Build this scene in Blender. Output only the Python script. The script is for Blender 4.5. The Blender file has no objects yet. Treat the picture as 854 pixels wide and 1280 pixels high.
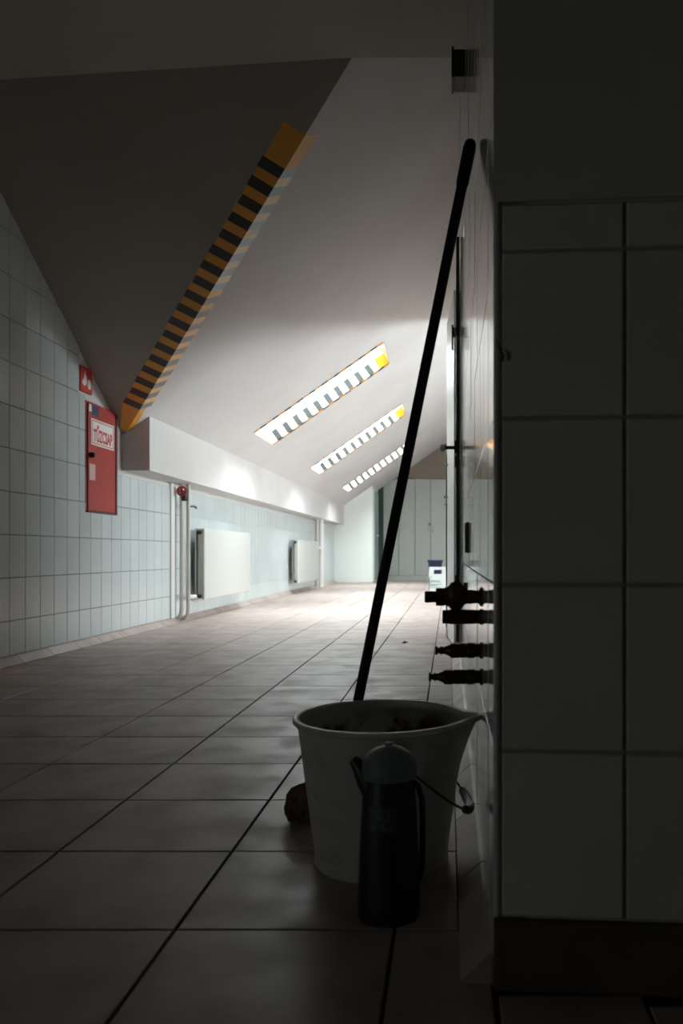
import bpy, bmesh, math, random
from mathutils import Vector, Matrix

random.seed(7)
scn = bpy.context.scene
COL = scn.collection
pi = math.pi

# ------------------------------------------------------------------ camera
H = 0.533                      # eye height
cam_d = bpy.data.cameras.new('camera')
cam_d.sensor_fit = 'VERTICAL'
cam_d.sensor_height = 36.0
cam_d.lens = 1043.0 / 1280.0 * 36.0
cam_d.shift_x = -134.0 / 1280.0
cam_d.shift_y = 52.0 / 1280.0
cam_d.clip_start = 0.02
cam_d.clip_end = 100
cam_d.dof.use_dof = True
cam_d.dof.focus_distance = 2.3
cam_d.dof.aperture_fstop = 5.6
cam = bpy.data.objects.new('camera', cam_d)
COL.objects.link(cam)
cam.location = (0, 0, H)
cam.rotation_euler = (pi / 2, 0, 0)
scn.camera = cam

# ------------------------------------------------------------------ sky (overcast daylight through the roof windows)
SKY = 42.0
world = bpy.data.worlds.new('overcast_sky')
scn.world = world
world.use_nodes = True
bg = world.node_tree.nodes['Background']
bg.inputs['Color'].default_value = (0.91, 0.965, 1.0, 1)
bg.inputs['Strength'].default_value = SKY

scn.view_settings.view_transform = 'Standard'
scn.view_settings.look = 'None'
scn.view_settings.gamma = 1.0
scn.view_settings.use_curve_mapping = False
scn.view_settings.exposure = 0.0
scn.cycles.use_denoising = True
scn.cycles.max_bounces = 14
scn.cycles.diffuse_bounces = 8
scn.cycles.glossy_bounces = 4
scn.cycles.transparent_max_bounces = 8
scn.cycles.caustics_reflective = False
scn.cycles.caustics_refractive = False
scn.cycles.sample_clamp_indirect = 8.0

# ------------------------------------------------------------------ roof geometry constants
TAN = 0.70                               # slope of the corridor roof
ANG = math.atan(TAN)
def z_bright(x): return 2.78 + TAN * x
def z_dark(x, d): return 4.574 - 0.0646 * x - 0.628 * d
ZC = 2.51                                # flat ceiling of the near room
def d_ceil(x): return (4.574 - ZC - 0.0646 * x) / 0.628
def x_arris(d): return (1.794 - 0.628 * d) / 0.7646
def d_arris(x): return (1.794 - 0.7646 * x) / 0.628
def P_arris(d):
    x = x_arris(d)
    return Vector((x, d, z_bright(x)))
UP_SLOPE = Vector((math.cos(ANG), 0, math.sin(ANG)))
N_OUT = Vector((-math.sin(ANG), 0, math.cos(ANG)))
WIN_X0, WIN_X1, WIN_W, REVEAL = -1.70, -0.575, 0.70, 0.105
WIN_D = (7.33, 10.31, 13.43)
D_END = 19.0

# ------------------------------------------------------------------ materials
MATS = {}
def mat(name, color, rough=0.5, metal=0.0, spec=0.5, noise=None, bump=None, coat=0.0, rand=0.0, rough_noise=0.0):
    """principled material; noise = (scale, colour2, lo, hi); bump = (scale, strength); rand = per object value variation"""
    if name in MATS: return MATS[name]
    m = bpy.data.materials.new(name); m.use_nodes = True
    nt = m.node_tree; N = nt.nodes; L = nt.links
    b = N['Principled BSDF']
    b.inputs['Roughness'].default_value = rough
    b.inputs['Metallic'].default_value = metal
    b.inputs['Specular IOR Level'].default_value = spec
    b.inputs['Coat Weight'].default_value = coat
    c = (*color, 1)
    b.inputs['Base Color'].default_value = c
    m.diffuse_color = c
    tc = N.new('ShaderNodeTexCoord')
    geo = N.new('ShaderNodeNewGeometry')
    src = None
    if noise:
        nz = N.new('ShaderNodeTexNoise'); nz.inputs['Scale'].default_value = noise[0]
        nz.inputs['Detail'].default_value = 6; nz.inputs['Roughness'].default_value = 0.6
        L.new(geo.outputs['Position'], nz.inputs['Vector'])
        rp = N.new('ShaderNodeMapRange'); rp.inputs['From Min'].default_value = noise[2]; rp.inputs['From Max'].default_value = noise[3]
        L.new(nz.outputs['Fac'], rp.inputs['Value'])
        mx = N.new('ShaderNodeMix'); mx.data_type = 'RGBA'
        mx.inputs['A'].default_value = c; mx.inputs['B'].default_value = (*noise[1], 1)
        L.new(rp.outputs['Result'], mx.inputs['Factor'])
        src = mx.outputs['Result']
        if rough_noise:
            ra = N.new('ShaderNodeMapRange'); ra.inputs['To Min'].default_value = rough; ra.inputs['To Max'].default_value = min(1, rough + rough_noise)
            ra.inputs['From Min'].default_value = noise[2]; ra.inputs['From Max'].default_value = noise[3]
            L.new(nz.outputs['Fac'], ra.inputs['Value']); L.new(ra.outputs['Result'], b.inputs['Roughness'])
    if rand:
        oi = N.new('ShaderNodeObjectInfo')
        mr = N.new('ShaderNodeMapRange'); mr.inputs['To Min'].default_value = 1 - rand; mr.inputs['To Max'].default_value = 1 + rand
        L.new(oi.outputs['Random'], mr.inputs['Value'])
        hs = N.new('ShaderNodeHueSaturation'); hs.inputs['Color'].default_value = c
        if src: L.new(src, hs.inputs['Color'])
        L.new(mr.outputs['Result'], hs.inputs['Value']); src = hs.outputs['Color']
    if src: L.new(src, b.inputs['Base Color'])
    if bump:
        n2 = N.new('ShaderNodeTexNoise'); n2.inputs['Scale'].default_value = bump[0]; n2.inputs['Detail'].default_value = 3
        L.new(geo.outputs['Position'], n2.inputs['Vector'])
        bp = N.new('ShaderNodeBump'); bp.inputs['Strength'].default_value = bump[1]; bp.inputs['Distance'].default_value = 0.01
        L.new(n2.outputs['Fac'], bp.inputs['Height']); L.new(bp.outputs['Normal'], b.inputs['Normal'])
    MATS[name] = m
    return m

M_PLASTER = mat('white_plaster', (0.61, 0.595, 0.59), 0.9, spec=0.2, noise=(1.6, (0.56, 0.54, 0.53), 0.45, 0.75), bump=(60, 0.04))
M_NEAR_CEIL = mat('shaded_plaster', (0.36, 0.335, 0.30), 0.9, spec=0.2, noise=(1.6, (0.32, 0.295, 0.265), 0.45, 0.75), bump=(60, 0.04))  # plaster in a darker copy, shade of the near ceiling put into the colour
M_DARKWALL = mat('shade_brown', (0.20, 0.16, 0.13), 0.8)  # dark tone cuts bounce from unseen walls and shades the wardrobe-top panel
M_PILLAR_PAINT = mat('pillar_paint', (0.60, 0.59, 0.53), 0.7, spec=0.3, noise=(3.0, (0.51, 0.50, 0.44), 0.45, 0.8), bump=(90, 0.05))
M_TILE = mat('white_glazed_tile', (0.56, 0.612, 0.618), 0.22, spec=0.45, noise=(2.2, (0.51, 0.56, 0.565), 0.4, 0.7), bump=(14, 0.015), rand=0.03)
M_TILE_P = mat('cream_glazed_tile', (0.68, 0.67, 0.58), 0.25, spec=0.45, noise=(4, (0.62, 0.61, 0.52), 0.4, 0.7), bump=(14, 0.015), rand=0.03)
M_TILE_R = mat('streaked_glazed_tile', (0.66, 0.70, 0.68), 0.07, spec=0.5, noise=(5.0, (0.55, 0.56, 0.53), 0.5, 0.75), bump=(6, 0.004))
M_GROUT = mat('grey_grout', (0.20, 0.22, 0.205), 0.9, spec=0.1)
M_GROUT_WHITE = mat('washed_out_grout', (0.44, 0.49, 0.48), 0.9, spec=0.1)  # paler grout copy, joints washed out by bright light painted in
M_GROUT_PALE = mat('pale_grout', (0.36, 0.37, 0.34), 0.9, spec=0.1)
M_GROUT_FLOOR = mat('dark_floor_grout', (0.055, 0.05, 0.045), 0.9, spec=0.1)
M_FLOOR = mat('beige_floor_tile', (0.45, 0.365, 0.333), 0.42, spec=0.28, noise=(7.0, (0.37, 0.29, 0.26), 0.42, 0.72), bump=(30, 0.05), rand=0.06, rough_noise=0.2)
M_SKIRT = mat('brown_skirting_tile', (0.13, 0.085, 0.065), 0.45, noise=(9, (0.09, 0.06, 0.045), 0.4, 0.7))
M_PROFILE = mat('tile_edge_profile', (0.62, 0.62, 0.56), 0.35)
M_YELLOW = mat('yellow_tape', (0.70, 0.30, 0.02), 0.38, spec=0.5)
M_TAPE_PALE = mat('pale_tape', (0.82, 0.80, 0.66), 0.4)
M_ORANGE_DULL = mat('dull_orange_tape', (0.28, 0.11, 0.006), 0.8, spec=0.1)  # darker copy of the yellow tape, so strong skylight leaves it orange
M_TAPE_REVEAL = mat('reveal_black_tape', (0.014, 0.016, 0.016), 0.6, spec=0.2)  # copy of the black tape, colour adjusted for strong light on the reveals
M_CREAM_TAPE = mat('lit_cream_tape', (0.80, 0.68, 0.48), 0.4)  # this and the next three: lit-face tape, glare painted into the colour
M_BLUE_TAPE = mat('lit_blue_grey_tape', (0.36, 0.47, 0.53), 0.35)
M_PALE_ORANGE = mat('lit_orange_tape', (0.72, 0.42, 0.16), 0.4)
M_MID_GREY = mat('lit_grey_tape', (0.15, 0.135, 0.14), 0.4)
M_BLACK_TAPE = mat('black_tape', (0.018, 0.019, 0.02), 0.38, spec=0.5)
M_RADIATOR = mat('white_radiator_enamel', (0.54, 0.545, 0.52), 0.35)
M_RAD_SIDE = mat('radiator_side_plate', (0.42, 0.43, 0.38), 0.5)
M_PIPE = mat('painted_pipe', (0.50, 0.48, 0.44), 0.4)
M_PIPE_W = mat('white_painted_pipe', (0.74, 0.74, 0.72), 0.4)
M_DARK = mat('near_black_metal', (0.02, 0.02, 0.019), 0.45, spec=0.4)
M_BLACK_PLASTIC = mat('black_plastic', (0.012, 0.012, 0.012), 0.5, spec=0.35)
M_RED = mat('red_enamel', (0.42, 0.045, 0.035), 0.4, noise=(6, (0.34, 0.05, 0.04), 0.45, 0.75))
M_RED_SIGN = mat('red_sign', (0.50, 0.03, 0.02), 0.45)
M_SIGN_WHITE = mat('sign_white', (0.78, 0.74, 0.72), 0.45)
M_STICKER = mat('faded_sticker', (0.60, 0.42, 0.40), 0.5)
M_BLUE = mat('navy_plastic', (0.006, 0.012, 0.05), 0.45)
M_BLUE_STICKER = mat('blue_sticker', (0.03, 0.06, 0.14), 0.45)
M_WHITE_PLASTIC = mat('white_plastic', (0.46, 0.49, 0.48), 0.4)
M_PRINT = mat('grey_print', (0.22, 0.27, 0.26), 0.6)
M_WARDROBE = mat('pale_grey_laminate', (0.36, 0.38, 0.36), 0.45, rand=0.02)
M_WARDROBE_IN = mat('carcass_shadow_board', (0.12, 0.13, 0.12), 0.7)
M_GREEN = mat('dark_green_gasket', (0.012, 0.035, 0.03), 0.45)
M_DOOR_WHITE = mat('white_door_lacquer', (0.80, 0.84, 0.82), 0.3)
M_GLASSY = mat('pale_green_door_face', (0.50, 0.60, 0.56), 0.2)
M_BRONZE = mat('dark_bronze_aluminium', (0.035, 0.04, 0.036), 0.4, metal=0.3)
M_BRASS = mat('tarnished_brass', (0.12, 0.06, 0.03), 0.42, metal=0.8, noise=(60, (0.05, 0.03, 0.02), 0.4, 0.7))
M_BROWN = mat('brown_bakelite', (0.15, 0.105, 0.07), 0.35)
M_STEEL = mat('dull_steel', (0.45, 0.45, 0.43), 0.35, metal=0.9)
M_MOP = mat('dirty_mop_cotton', (0.25, 0.16, 0.10), 0.95, spec=0.1, noise=(60, (0.12, 0.075, 0.045), 0.35, 0.7))
M_JUG = mat('dark_green_jug_plastic', (0.008, 0.011, 0.0105), 0.45)
M_JUG_CAP = mat('teal_jug_cap', (0.17, 0.215, 0.205), 0.5)
M_LABEL = mat('worn_jug_label', (0.05, 0.065, 0.06), 0.5, noise=(90, (0.14, 0.15, 0.145), 0.52, 0.6))
M_LEAF = mat('dry_leaf', (0.10, 0.05, 0.03), 0.8)
M_RED_VALVE = mat('red_valve_wheel', (0.32, 0.03, 0.03), 0.4)

def bucket_material():
    m = bpy.data.materials.new('dirty_white_bucket'); m.use_nodes = True
    nt = m.node_tree; N = nt.nodes; L = nt.links
    b = N['Principled BSDF']; b.inputs['Roughness'].default_value = 0.45
    tc = N.new('ShaderNodeTexCoord')
    sep = N.new('ShaderNodeSeparateXYZ'); L.new(tc.outputs['Object'], sep.inputs[0])
    nz = N.new('ShaderNodeTexNoise'); nz.inputs['Scale'].default_value = 16; nz.inputs['Detail'].default_value = 8; nz.inputs['Roughness'].default_value = 0.65
    mp = N.new('ShaderNodeMapping'); mp.inputs['Scale'].default_value = (1, 1, 1.8)
    L.new(tc.outputs['Object'], mp.inputs['Vector']); L.new(mp.outputs[0], nz.inputs['Vector'])
    # grime: general film
    r1 = N.new('ShaderNodeMapRange'); r1.inputs['From Min'].default_value = 0.50; r1.inputs['From Max'].default_value = 0.85
    L.new(nz.outputs['Fac'], r1.inputs['Value'])
    m1 = N.new('ShaderNodeMix'); m1.data_type = 'RGBA'
    m1.inputs['A'].default_value = (0.66, 0.645, 0.58, 1); m1.inputs['B'].default_value = (0.36, 0.30, 0.22, 1)
    L.new(r1.outputs[0], m1.inputs['Factor'])
    # tide mark inside: dark brown band well below the rim, only on faces looking at the axis
    band = N.new('ShaderNodeMapRange'); band.inputs['From Min'].default_value = 0.236; band.inputs['From Max'].default_value = 0.214
    L.new(sep.outputs['Z'], band.inputs['Value'])
    n2 = N.new('ShaderNodeTexNoise'); n2.inputs['Scale'].default_value = 22; n2.inputs['Detail'].default_value = 6
    L.new(tc.outputs['Object'], n2.inputs['Vector'])
    r2 = N.new('ShaderNodeMapRange'); r2.inputs['From Min'].default_value = 0.42; r2.inputs['From Max'].default_value = 0.58
    L.new(n2.outputs['Fac'], r2.inputs['Value'])
    mul = N.new('ShaderNodeMath'); mul.operation = 'MULTIPLY'; L.new(band.outputs[0], mul.inputs[0]); L.new(r2.outputs[0], mul.inputs[1])
    xy = N.new('ShaderNodeVectorMath'); xy.operation = 'MULTIPLY'; xy.inputs[1].default_value = (1, 1, 0); L.new(tc.outputs['Object'], xy.inputs[0])
    dot = N.new('ShaderNodeVectorMath'); dot.operation = 'DOT_PRODUCT'; L.new(xy.outputs[0], dot.inputs[0]); L.new(tc.outputs['Normal'], dot.inputs[1])
    lt = N.new('ShaderNodeMath'); lt.operation = 'LESS_THAN'; lt.inputs[1].default_value = 0.0; L.new(dot.outputs['Value'], lt.inputs[0])
    mul2 = N.new('ShaderNodeMath'); mul2.operation = 'MULTIPLY'; L.new(mul.outputs[0], mul2.inputs[0]); L.new(lt.outputs[0], mul2.inputs[1])
    m2 = N.new('ShaderNodeMix'); m2.data_type = 'RGBA'; m2.inputs['B'].default_value = (0.10, 0.045, 0.02, 1)
    L.new(m1.outputs['Result'], m2.inputs['A']); L.new(mul2.outputs[0], m2.inputs['Factor'])
    L.new(m2.outputs['Result'], b.inputs['Base Color'])
    return m
M_BUCKET = bucket_material()

def glass_material():
    m = bpy.data.materials.new('window_glass'); m.use_nodes = True
    nt = m.node_tree; N = nt.nodes; L = nt.links
    for n in list(N):
        if n.type != 'OUTPUT_MATERIAL': N.remove(n)
    out = [n for n in N if n.type == 'OUTPUT_MATERIAL'][0]
    tr = N.new('ShaderNodeBsdfTransparent'); tr.inputs['Color'].default_value = (0.95, 0.98, 0.97, 1)
    gl = N.new('ShaderNodeBsdfGlossy'); gl.inputs['Roughness'].default_value = 0.02
    fr = N.new('ShaderNodeFresnel'); fr.inputs['IOR'].default_value = 1.45
    mx = N.new('ShaderNodeMixShader')
    ge = N.new('ShaderNodeNewGeometry'); sb = N.new('ShaderNodeMath'); sb.operation = 'SUBTRACT'; sb.inputs[0].default_value = 1.0
    mu = N.new('ShaderNodeMath'); mu.operation = 'MULTIPLY'
    L.new(ge.outputs['Backfacing'], sb.inputs[1]); L.new(fr.outputs[0], mu.inputs[0]); L.new(sb.outputs[0], mu.inputs[1])
    L.new(mu.outputs[0], mx.inputs['Fac']); L.new(tr.outputs[0], mx.inputs[1]); L.new(gl.outputs[0], mx.inputs[2])
    L.new(mx.outputs[0], out.inputs['Surface'])
    return m
M_GLASS = glass_material()

# ------------------------------------------------------------------ helpers
def link(o, parent=None):
    COL.objects.link(o)
    if parent is not None:
        o.parent = parent
    return o

def tag(o, label=None, cat=None, group=None, kind=None):
    if label: o['label'] = label
    if cat: o['category'] = cat
    if group: o['group'] = group
    if kind: o['kind'] = kind
    return o

def thing(name, label, cat, loc=(0, 0, 0), rotz=0.0, group=None):
    o = bpy.data.objects.new(name, None)
    o.empty_display_size = 0.05
    o.location = loc; o.rotation_euler = (0, 0, rotz)
    link(o)
    return tag(o, label, cat, group)

def mesh_obj(name, me, parent=None, loc=None, rot=None):
    o = bpy.data.objects.new(name, me)
    if loc is not None: o.location = loc
    if rot is not None: o.rotation_euler = rot
    return link(o, parent)

def from_bm(name, bm, material, parent=None, loc=None, smooth=False, rot=None):
    me = bpy.data.meshes.new(name)
    bmesh.ops.recalc_face_normals(bm, faces=bm.faces[:])
    bm.to_mesh(me); bm.free()
    mats = material if isinstance(material, (list, tuple)) else [material]
    for m in mats: me.materials.append(m)
    if smooth:
        for p in me.polygons: p.use_smooth = True
        try: me.set_sharp_from_angle(angle=math.radians(40))
        except Exception: pass
    return mesh_obj(name, me, parent, loc, rot)

def add_box(bm, lo, hi, bevel=0.0, seg=2, mi=0):
    lo, hi = Vector(lo), Vector(hi)
    r = bmesh.ops.create_cube(bm, size=1.0)
    vs = r['verts']
    for v in vs:
        v.co = Vector(((lo.x + hi.x) / 2 + v.co.x * (hi.x - lo.x), (lo.y + hi.y) / 2 + v.co.y * (hi.y - lo.y), (lo.z + hi.z) / 2 + v.co.z * (hi.z - lo.z)))
    fs = {f for v in vs for f in v.link_faces}
    for f in fs: f.material_index = mi
    if bevel > 0:
        es = list({e for v in vs for e in v.link_edges})
        bmesh.ops.bevel(bm, geom=es, offset=bevel, segments=seg, affect='EDGES', profile=0.6)

def box(name, lo, hi, material, parent=None, bevel=0.0, seg=2, loc=None, rot=None, smooth=False):
    bm = bmesh.new(); add_box(bm, lo, hi, bevel, seg)
    return from_bm(name, bm, material, parent, loc, smooth=bevel > 0 and smooth, rot=rot)

def add_prism(bm, pts, off, mi=0):
    """polygon (3D points) extruded by the vector off"""
    off = Vector(off)
    a = [bm.verts.new(Vector(p)) for p in pts]
    b = [bm.verts.new(Vector(p) + off) for p in pts]
    n = len(pts)
    fs = [bm.faces.new(a), bm.faces.new(list(reversed(b)))]
    for i in range(n):
        fs.append(bm.faces.new((a[i], b[i], b[(i + 1) % n], a[(i + 1) % n])))
    for f in fs: f.material_index = mi

def prism(name, pts, off, material, parent=None):
    bm = bmesh.new(); add_prism(bm, pts, off)
    return from_bm(name, bm, material, parent)

def frame_axes(t):
    t = t.normalized()
    a = Vector((0, 0, 1)) if abs(t.z) < 0.9 else Vector((1, 0, 0))
    u = t.cross(a).normalized(); v = t.cross(u).normalized()
    return u, v

def add_tube(bm, pts, radius, n=10, caps=True, mi=0):
    pts = [Vector(p) for p in pts]
    rs = radius if isinstance(radius, (list, tuple)) else [radius] * len(pts)
    rings = []
    t0 = (pts[1] - pts[0]).normalized()
    u, v = frame_axes(t0)
    for i, p in enumerate(pts):
        if i == 0: t = pts[1] - pts[0]
        elif i == len(pts) - 1: t = pts[-1] - pts[-2]
        else: t = (pts[i + 1] - pts[i]).normalized() + (pts[i] - pts[i - 1]).normalized()
        t = t.normalized() if t.length > 1e-9 else t0
        u = (u - t * u.dot(t)).normalized(); v = t.cross(u)
        rings.append([bm.verts.new(p + (u * math.cos(2 * pi * k / n) + v * math.sin(2 * pi * k / n)) * rs[i]) for k in range(n)])
    for a, b in zip(rings, rings[1:]):
        for k in range(n):
            f = bm.faces.new((a[k], a[(k + 1) % n], b[(k + 1) % n], b[k])); f.material_index = mi
    if caps:
        for r in (rings[0][::-1], rings[-1]):
            f = bm.faces.new(r); f.material_index = mi

def tube(name, pts, radius, material, parent=None, n=10, loc=None):
    bm = bmesh.new(); add_tube(bm, pts, radius, n)
    return from_bm(name, bm, material, parent, loc, smooth=True)

def add_lathe(bm, prof, n=32, axis='Z', origin=(0, 0, 0), close=True):
    """prof: list of (radius, height along axis)"""
    o = Vector(origin)
    rings = []
    for r, h in prof:
        if r < 1e-6:
            p = Vector((0, 0, h)); rings.append([p])
        else:
            rings.append([Vector((r * math.cos(2 * pi * k / n), r * math.sin(2 * pi * k / n), h)) for k in range(n)])
    def conv(p):
        if axis == 'Z': q = p
        elif axis == '-X': q = Vector((-p.z, p.x, p.y))
        elif axis == 'Y': q = Vector((p.x, p.z, p.y))
        else: q = Vector((p.z, p.x, p.y))
        return bm.verts.new(q + o)
    vr = [[conv(p) for p in r] for r in rings]
    for a, b in zip(vr, vr[1:]):
        if len(a) == 1 and len(b) == 1: continue
        for k in range(n):
            if len(a) == 1: bm.faces.new((a[0], b[(k + 1) % n], b[k]))
            elif len(b) == 1: bm.faces.new((a[k], a[(k + 1) % n], b[0]))
            else: bm.faces.new((a[k], a[(k + 1) % n], b[(k + 1) % n], b[k]))
    if close:
        for r in (vr[0], vr[-1]):
            if len(r) > 1: bm.faces.new(r)

def lathe(name, prof, material, parent=None, n=32, axis='Z', origin=(0, 0, 0), loc=None, close=True):
    bm = bmesh.new(); add_lathe(bm, prof, n, axis, origin, close)
    return from_bm(name, bm, material, parent, loc, smooth=True)

TILE_CACHE = {}
def tile_mesh(w, h, t, b, orient, material):
    """one glazed tile w x h, thickness t, bevel b; orient: 'F' floor (x,y -> +z), 'L' faces +x (y,z), 'R' faces -x, 'P' faces -y (x,z)"""
    key = (round(w, 4), round(h, 4), t, b, orient, material.name)
    if key in TILE_CACHE: return TILE_CACHE[key]
    w, h = key[0], key[1]
    vs = []
    for (i, z) in ((0, 0), (0, t - b), (b, t)):
        vs += [(i, i, z), (w - i, i, z), (w - i, h - i, z), (i, h - i, z)]
    def cv(p):
        a, c, z = p
        return {'F': (a, c, z), 'L': (z, a, c), 'R': (-z, a, c), 'P': (a, -z, c)}[orient]
    vs = [cv(p) for p in vs]
    fs = [(8, 9, 10, 11)]
    for r in (0, 4):
        for k in range(4):
            fs.append((r + k, r + (k + 1) % 4, r + 4 + (k + 1) % 4, r + 4 + k))
    if orient in ('R',): fs = [tuple(reversed(f)) for f in fs]
    me = bpy.data.meshes.new('tile'); me.from_pydata(vs, [], fs); me.materials.append(material)
    bm = bmesh.new(); bm.from_mesh(me)
    bm.normal_update()
    # make sure the glazed face looks outwards
    want = {'F': Vector((0, 0, 1)), 'L': Vector((1, 0, 0)), 'R': Vector((-1, 0, 0)), 'P': Vector((0, -1, 0))}[orient]
    bm.faces.ensure_lookup_table()
    if bm.faces[0].normal.dot(want) < 0: bmesh.ops.reverse_faces(bm, faces=bm.faces[:])
    bm.to_mesh(me); bm.free(); me.update()
    TILE_CACHE[key] = me
    return me

def add_tile(bm, o, w, h, t, b, orient):
    me = tile_mesh(w, h, t, b, orient, M_TILE)
    vs = [bm.verts.new(Vector(v.co) + Vector(o)) for v in me.vertices]
    for p in me.polygons: bm.faces.new([vs[i] for i in p.vertices])

# ------------------------------------------------------------------ floor
PITCH = 0.311; JOINT = 0.005
X_L, X_R = -2.068, 0.016
Y0 = 1.183
floor = box('floor', (-2.3, -2.0, -0.12), (6.3, D_END + 0.2, -0.0045), M_GROUT_FLOOR); tag(floor, kind='structure')
cols = []
x = -0.077
while x > X_L - PITCH: x -= PITCH
while x < 5.99:
    cols.append((max(x, X_L), min(x + PITCH, 5.99))); x += PITCH
cols = [c for c in cols if c[1] - c[0] > 0.02]
rest = bmesh.new()
n_ind = 0
r = -10
while True:
    ya = Y0 + r * PITCH; yb = ya + PITCH
    if ya > D_END: break
    r += 1
    if yb < -1.9: continue
    for (xa, xb) in cols:
        a, b_ = xa, xb
        if ya < 1.03: b_ = min(b_, 1.6)
        if ya < 1.03 < yb and 0.06 < xb and xa < 1.5:      # cut tiles in front of the pillar
            a2 = max(xa, 0.058); h2 = 1.018 - 0.078 * (b_ - 0.055) - ya
            if b_ - a2 > 0.02 and h2 > 0.02:
                mesh_obj('floor_tile', tile_mesh(b_ - a2 - JOINT, h2, 0.0045, 0.0012, 'F', M_FLOOR), floor, (a2 + JOINT / 2, ya + JOINT / 2, -0.0045)); n_ind += 1
        if 1.03 < yb and ya < 4.62:            # beside the pillar the floor ends at the right cove
            b_ = min(b_, X_R if ya > 1.0 else 0.055)
        if b_ - a < 0.02: continue
        w = b_ - a - JOINT; h = PITCH - JOINT
        near = 0.62 < ya < 11.0 and a < (0.7 if ya < 1.03 else 0.02)
        o = Vector((a + JOINT / 2, ya + JOINT / 2, -0.0045))
        if near and n_ind < 296:
            t = mesh_obj('floor_tile', tile_mesh(w, h, 0.0045, 0.0012, 'F', M_FLOOR), floor, o)
            t.rotation_euler = (random.uniform(-.0012, .0012), random.uniform(-.0012, .0012), random.uniform(-.001, .001))
            n_ind += 1
        else:
            add_tile(rest, o, w, h, 0.0045, 0.0012, 'F')
tag(from_bm('far_floor_tiles', rest, M_FLOOR, floor), kind='stuff')

# ------------------------------------------------------------------ left wall
XW = -2.12
SL = (-0.62, -0.33, 0.28, 0.45)              # unseen small window, added behind the camera to light the pillar
bm = bmesh.new()
add_box(bm, (-2.32, SL[1], -0.1), (XW, D_END + 0.2, 2.7)); add_box(bm, (-2.32, -2.0, -0.1), (XW, SL[0], 2.7))
add_box(bm, (-2.32, SL[0], -0.1), (XW, SL[1], SL[2])); add_box(bm, (-2.32, SL[0], SL[3]), (XW, SL[1], 2.7))
wall_l = from_bm('wall_left', bm, M_PLASTER); tag(wall_l, kind='structure')
bm = bmesh.new()
for (ya, yb, za, zb) in ((SL[0], SL[1], SL[2], SL[2] + .02), (SL[0], SL[1], SL[3] - .02, SL[3]), (SL[0], SL[0] + .02, SL[2], SL[3]), (SL[1] - .02, SL[1], SL[2], SL[3])):
    add_box(bm, (-2.26, ya, za), (-2.22, yb, zb))
win = from_bm('window_5', bm, M_DOOR_WHITE); tag(win, kind='structure')
box('pane', (-2.242, SL[0] + .01, SL[2] + .01), (-2.238, SL[1] - .01, SL[3] - .01), M_GLASS, win)
ld = bpy.data.lights.new('window_portal', 'AREA'); ld.shape = 'RECTANGLE'; ld.size = SL[1] - SL[0]; ld.size_y = SL[3] - SL[2]; ld.cycles.is_portal = True
lo = bpy.data.objects.new('window_portal', ld); COL.objects.link(lo)
mw = Matrix(((0, 0, -1), (-1, 0, 0), (0, 1, 0))).to_4x4(); mw.translation = Vector((-2.29, (SL[0] + SL[1]) / 2, (SL[2] + SL[3]) / 2)); lo.matrix_world = mw
TW, TH, TJ = 0.152, 0.208, 0.004
def top_at(y): return 2.30 if y < 4.765 else (1.456 if y < 4.85 else 1.04)
# grout beds behind the tiles
def wall_top(y): return min(max(z_dark(XW, y), z_bright(XW)), ZC)
prism('grout_bed', [(XW, 0.0, 0), (XW, 4.765, 0), (XW, 4.765, wall_top(4.765)), (XW, d_ceil(XW), ZC), (XW, 0.0, ZC)], (0.003, 0, 0), M_GROUT, wall_l)
box('grout_bed', (XW, 4.765, 0), (XW + 0.003, 4.852, 1.456), M_GROUT, wall_l)
box('grout_bed', (XW, 4.852, 0), (XW + 0.003, 6.62, 1.04), M_GROUT, wall_l)
box('grout_bed', (XW, 6.62, 0), (XW + 0.003, 15.5, 1.04), M_GROUT_WHITE, wall_l)
rest = bmesh.new(); n_ind = 0
col0 = 4.011 - 40 * TW
k = 0
while True:
    ya = col0 + k * TW; yb = ya + TW; k += 1
    if ya > 15.35: break
    if ya < 0.0: continue
    for j in range(13):
        za = j * TH; zb = za + TH
        y1 = yb
        if ya < 4.76:
            if yb > 4.78: y1 = yb
        elif ya < 4.80:
            if zb > 1.46: continue
            if j >= 4: y1 = 4.848
        elif zb > 1.045: continue
        if j == 0: za = 0.040
        # below the sloping ceiling
        lim0, lim1 = wall_top(ya) - 0.002, wall_top(y1) - 0.002
        if za + 0.01 > lim0: continue
        clipped = zb > lim1
        w = y1 - ya - TJ; h = zb - za - TJ
        o = Vector((XW + 0.0025, ya + TJ / 2, za + TJ / 2))
        near = ya > 3.55 and (ya < 8.6) and n_ind < 298
        if clipped:
            rect = [(ya + TJ / 2, za + TJ / 2), (y1 - TJ / 2, za + TJ / 2), (y1 - TJ / 2, zb - TJ / 2), (ya + TJ / 2, zb - TJ / 2)]
            side = lambda p: lim0 + (lim1 - lim0) * (p[0] - ya) / (y1 - ya) - p[1]
            pts = []
            for q in range(4):
                p0, p1 = rect[q], rect[(q + 1) % 4]; s0, s1 = side(p0), side(p1)
                if s0 >= 0: pts.append(p0)
                if s0 * s1 < 0:
                    f = s0 / (s0 - s1); pts.append((p0[0] + f * (p1[0] - p0[0]), p0[1] + f * (p1[1] - p0[1])))
            if len(pts) < 3: continue
            P3 = [(XW + 0.0025, p[0], p[1]) for p in pts]
            if near: prism('wall_tile', P3, (0.0045, 0, 0), M_TILE, wall_l); n_ind += 1
            else: add_prism(rest, P3, (0.0045, 0, 0))
        elif near:
            t = mesh_obj('wall_tile', tile_mesh(w, h, 0.0055, 0.0014, 'L', M_TILE), wall_l, o)
            t.rotation_euler = (0, random.uniform(-.002, .002), random.uniform(-.002, .002)); n_ind += 1
        else: add_tile(rest, o, w, h, 0.0055, 0.0014, 'L')
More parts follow.
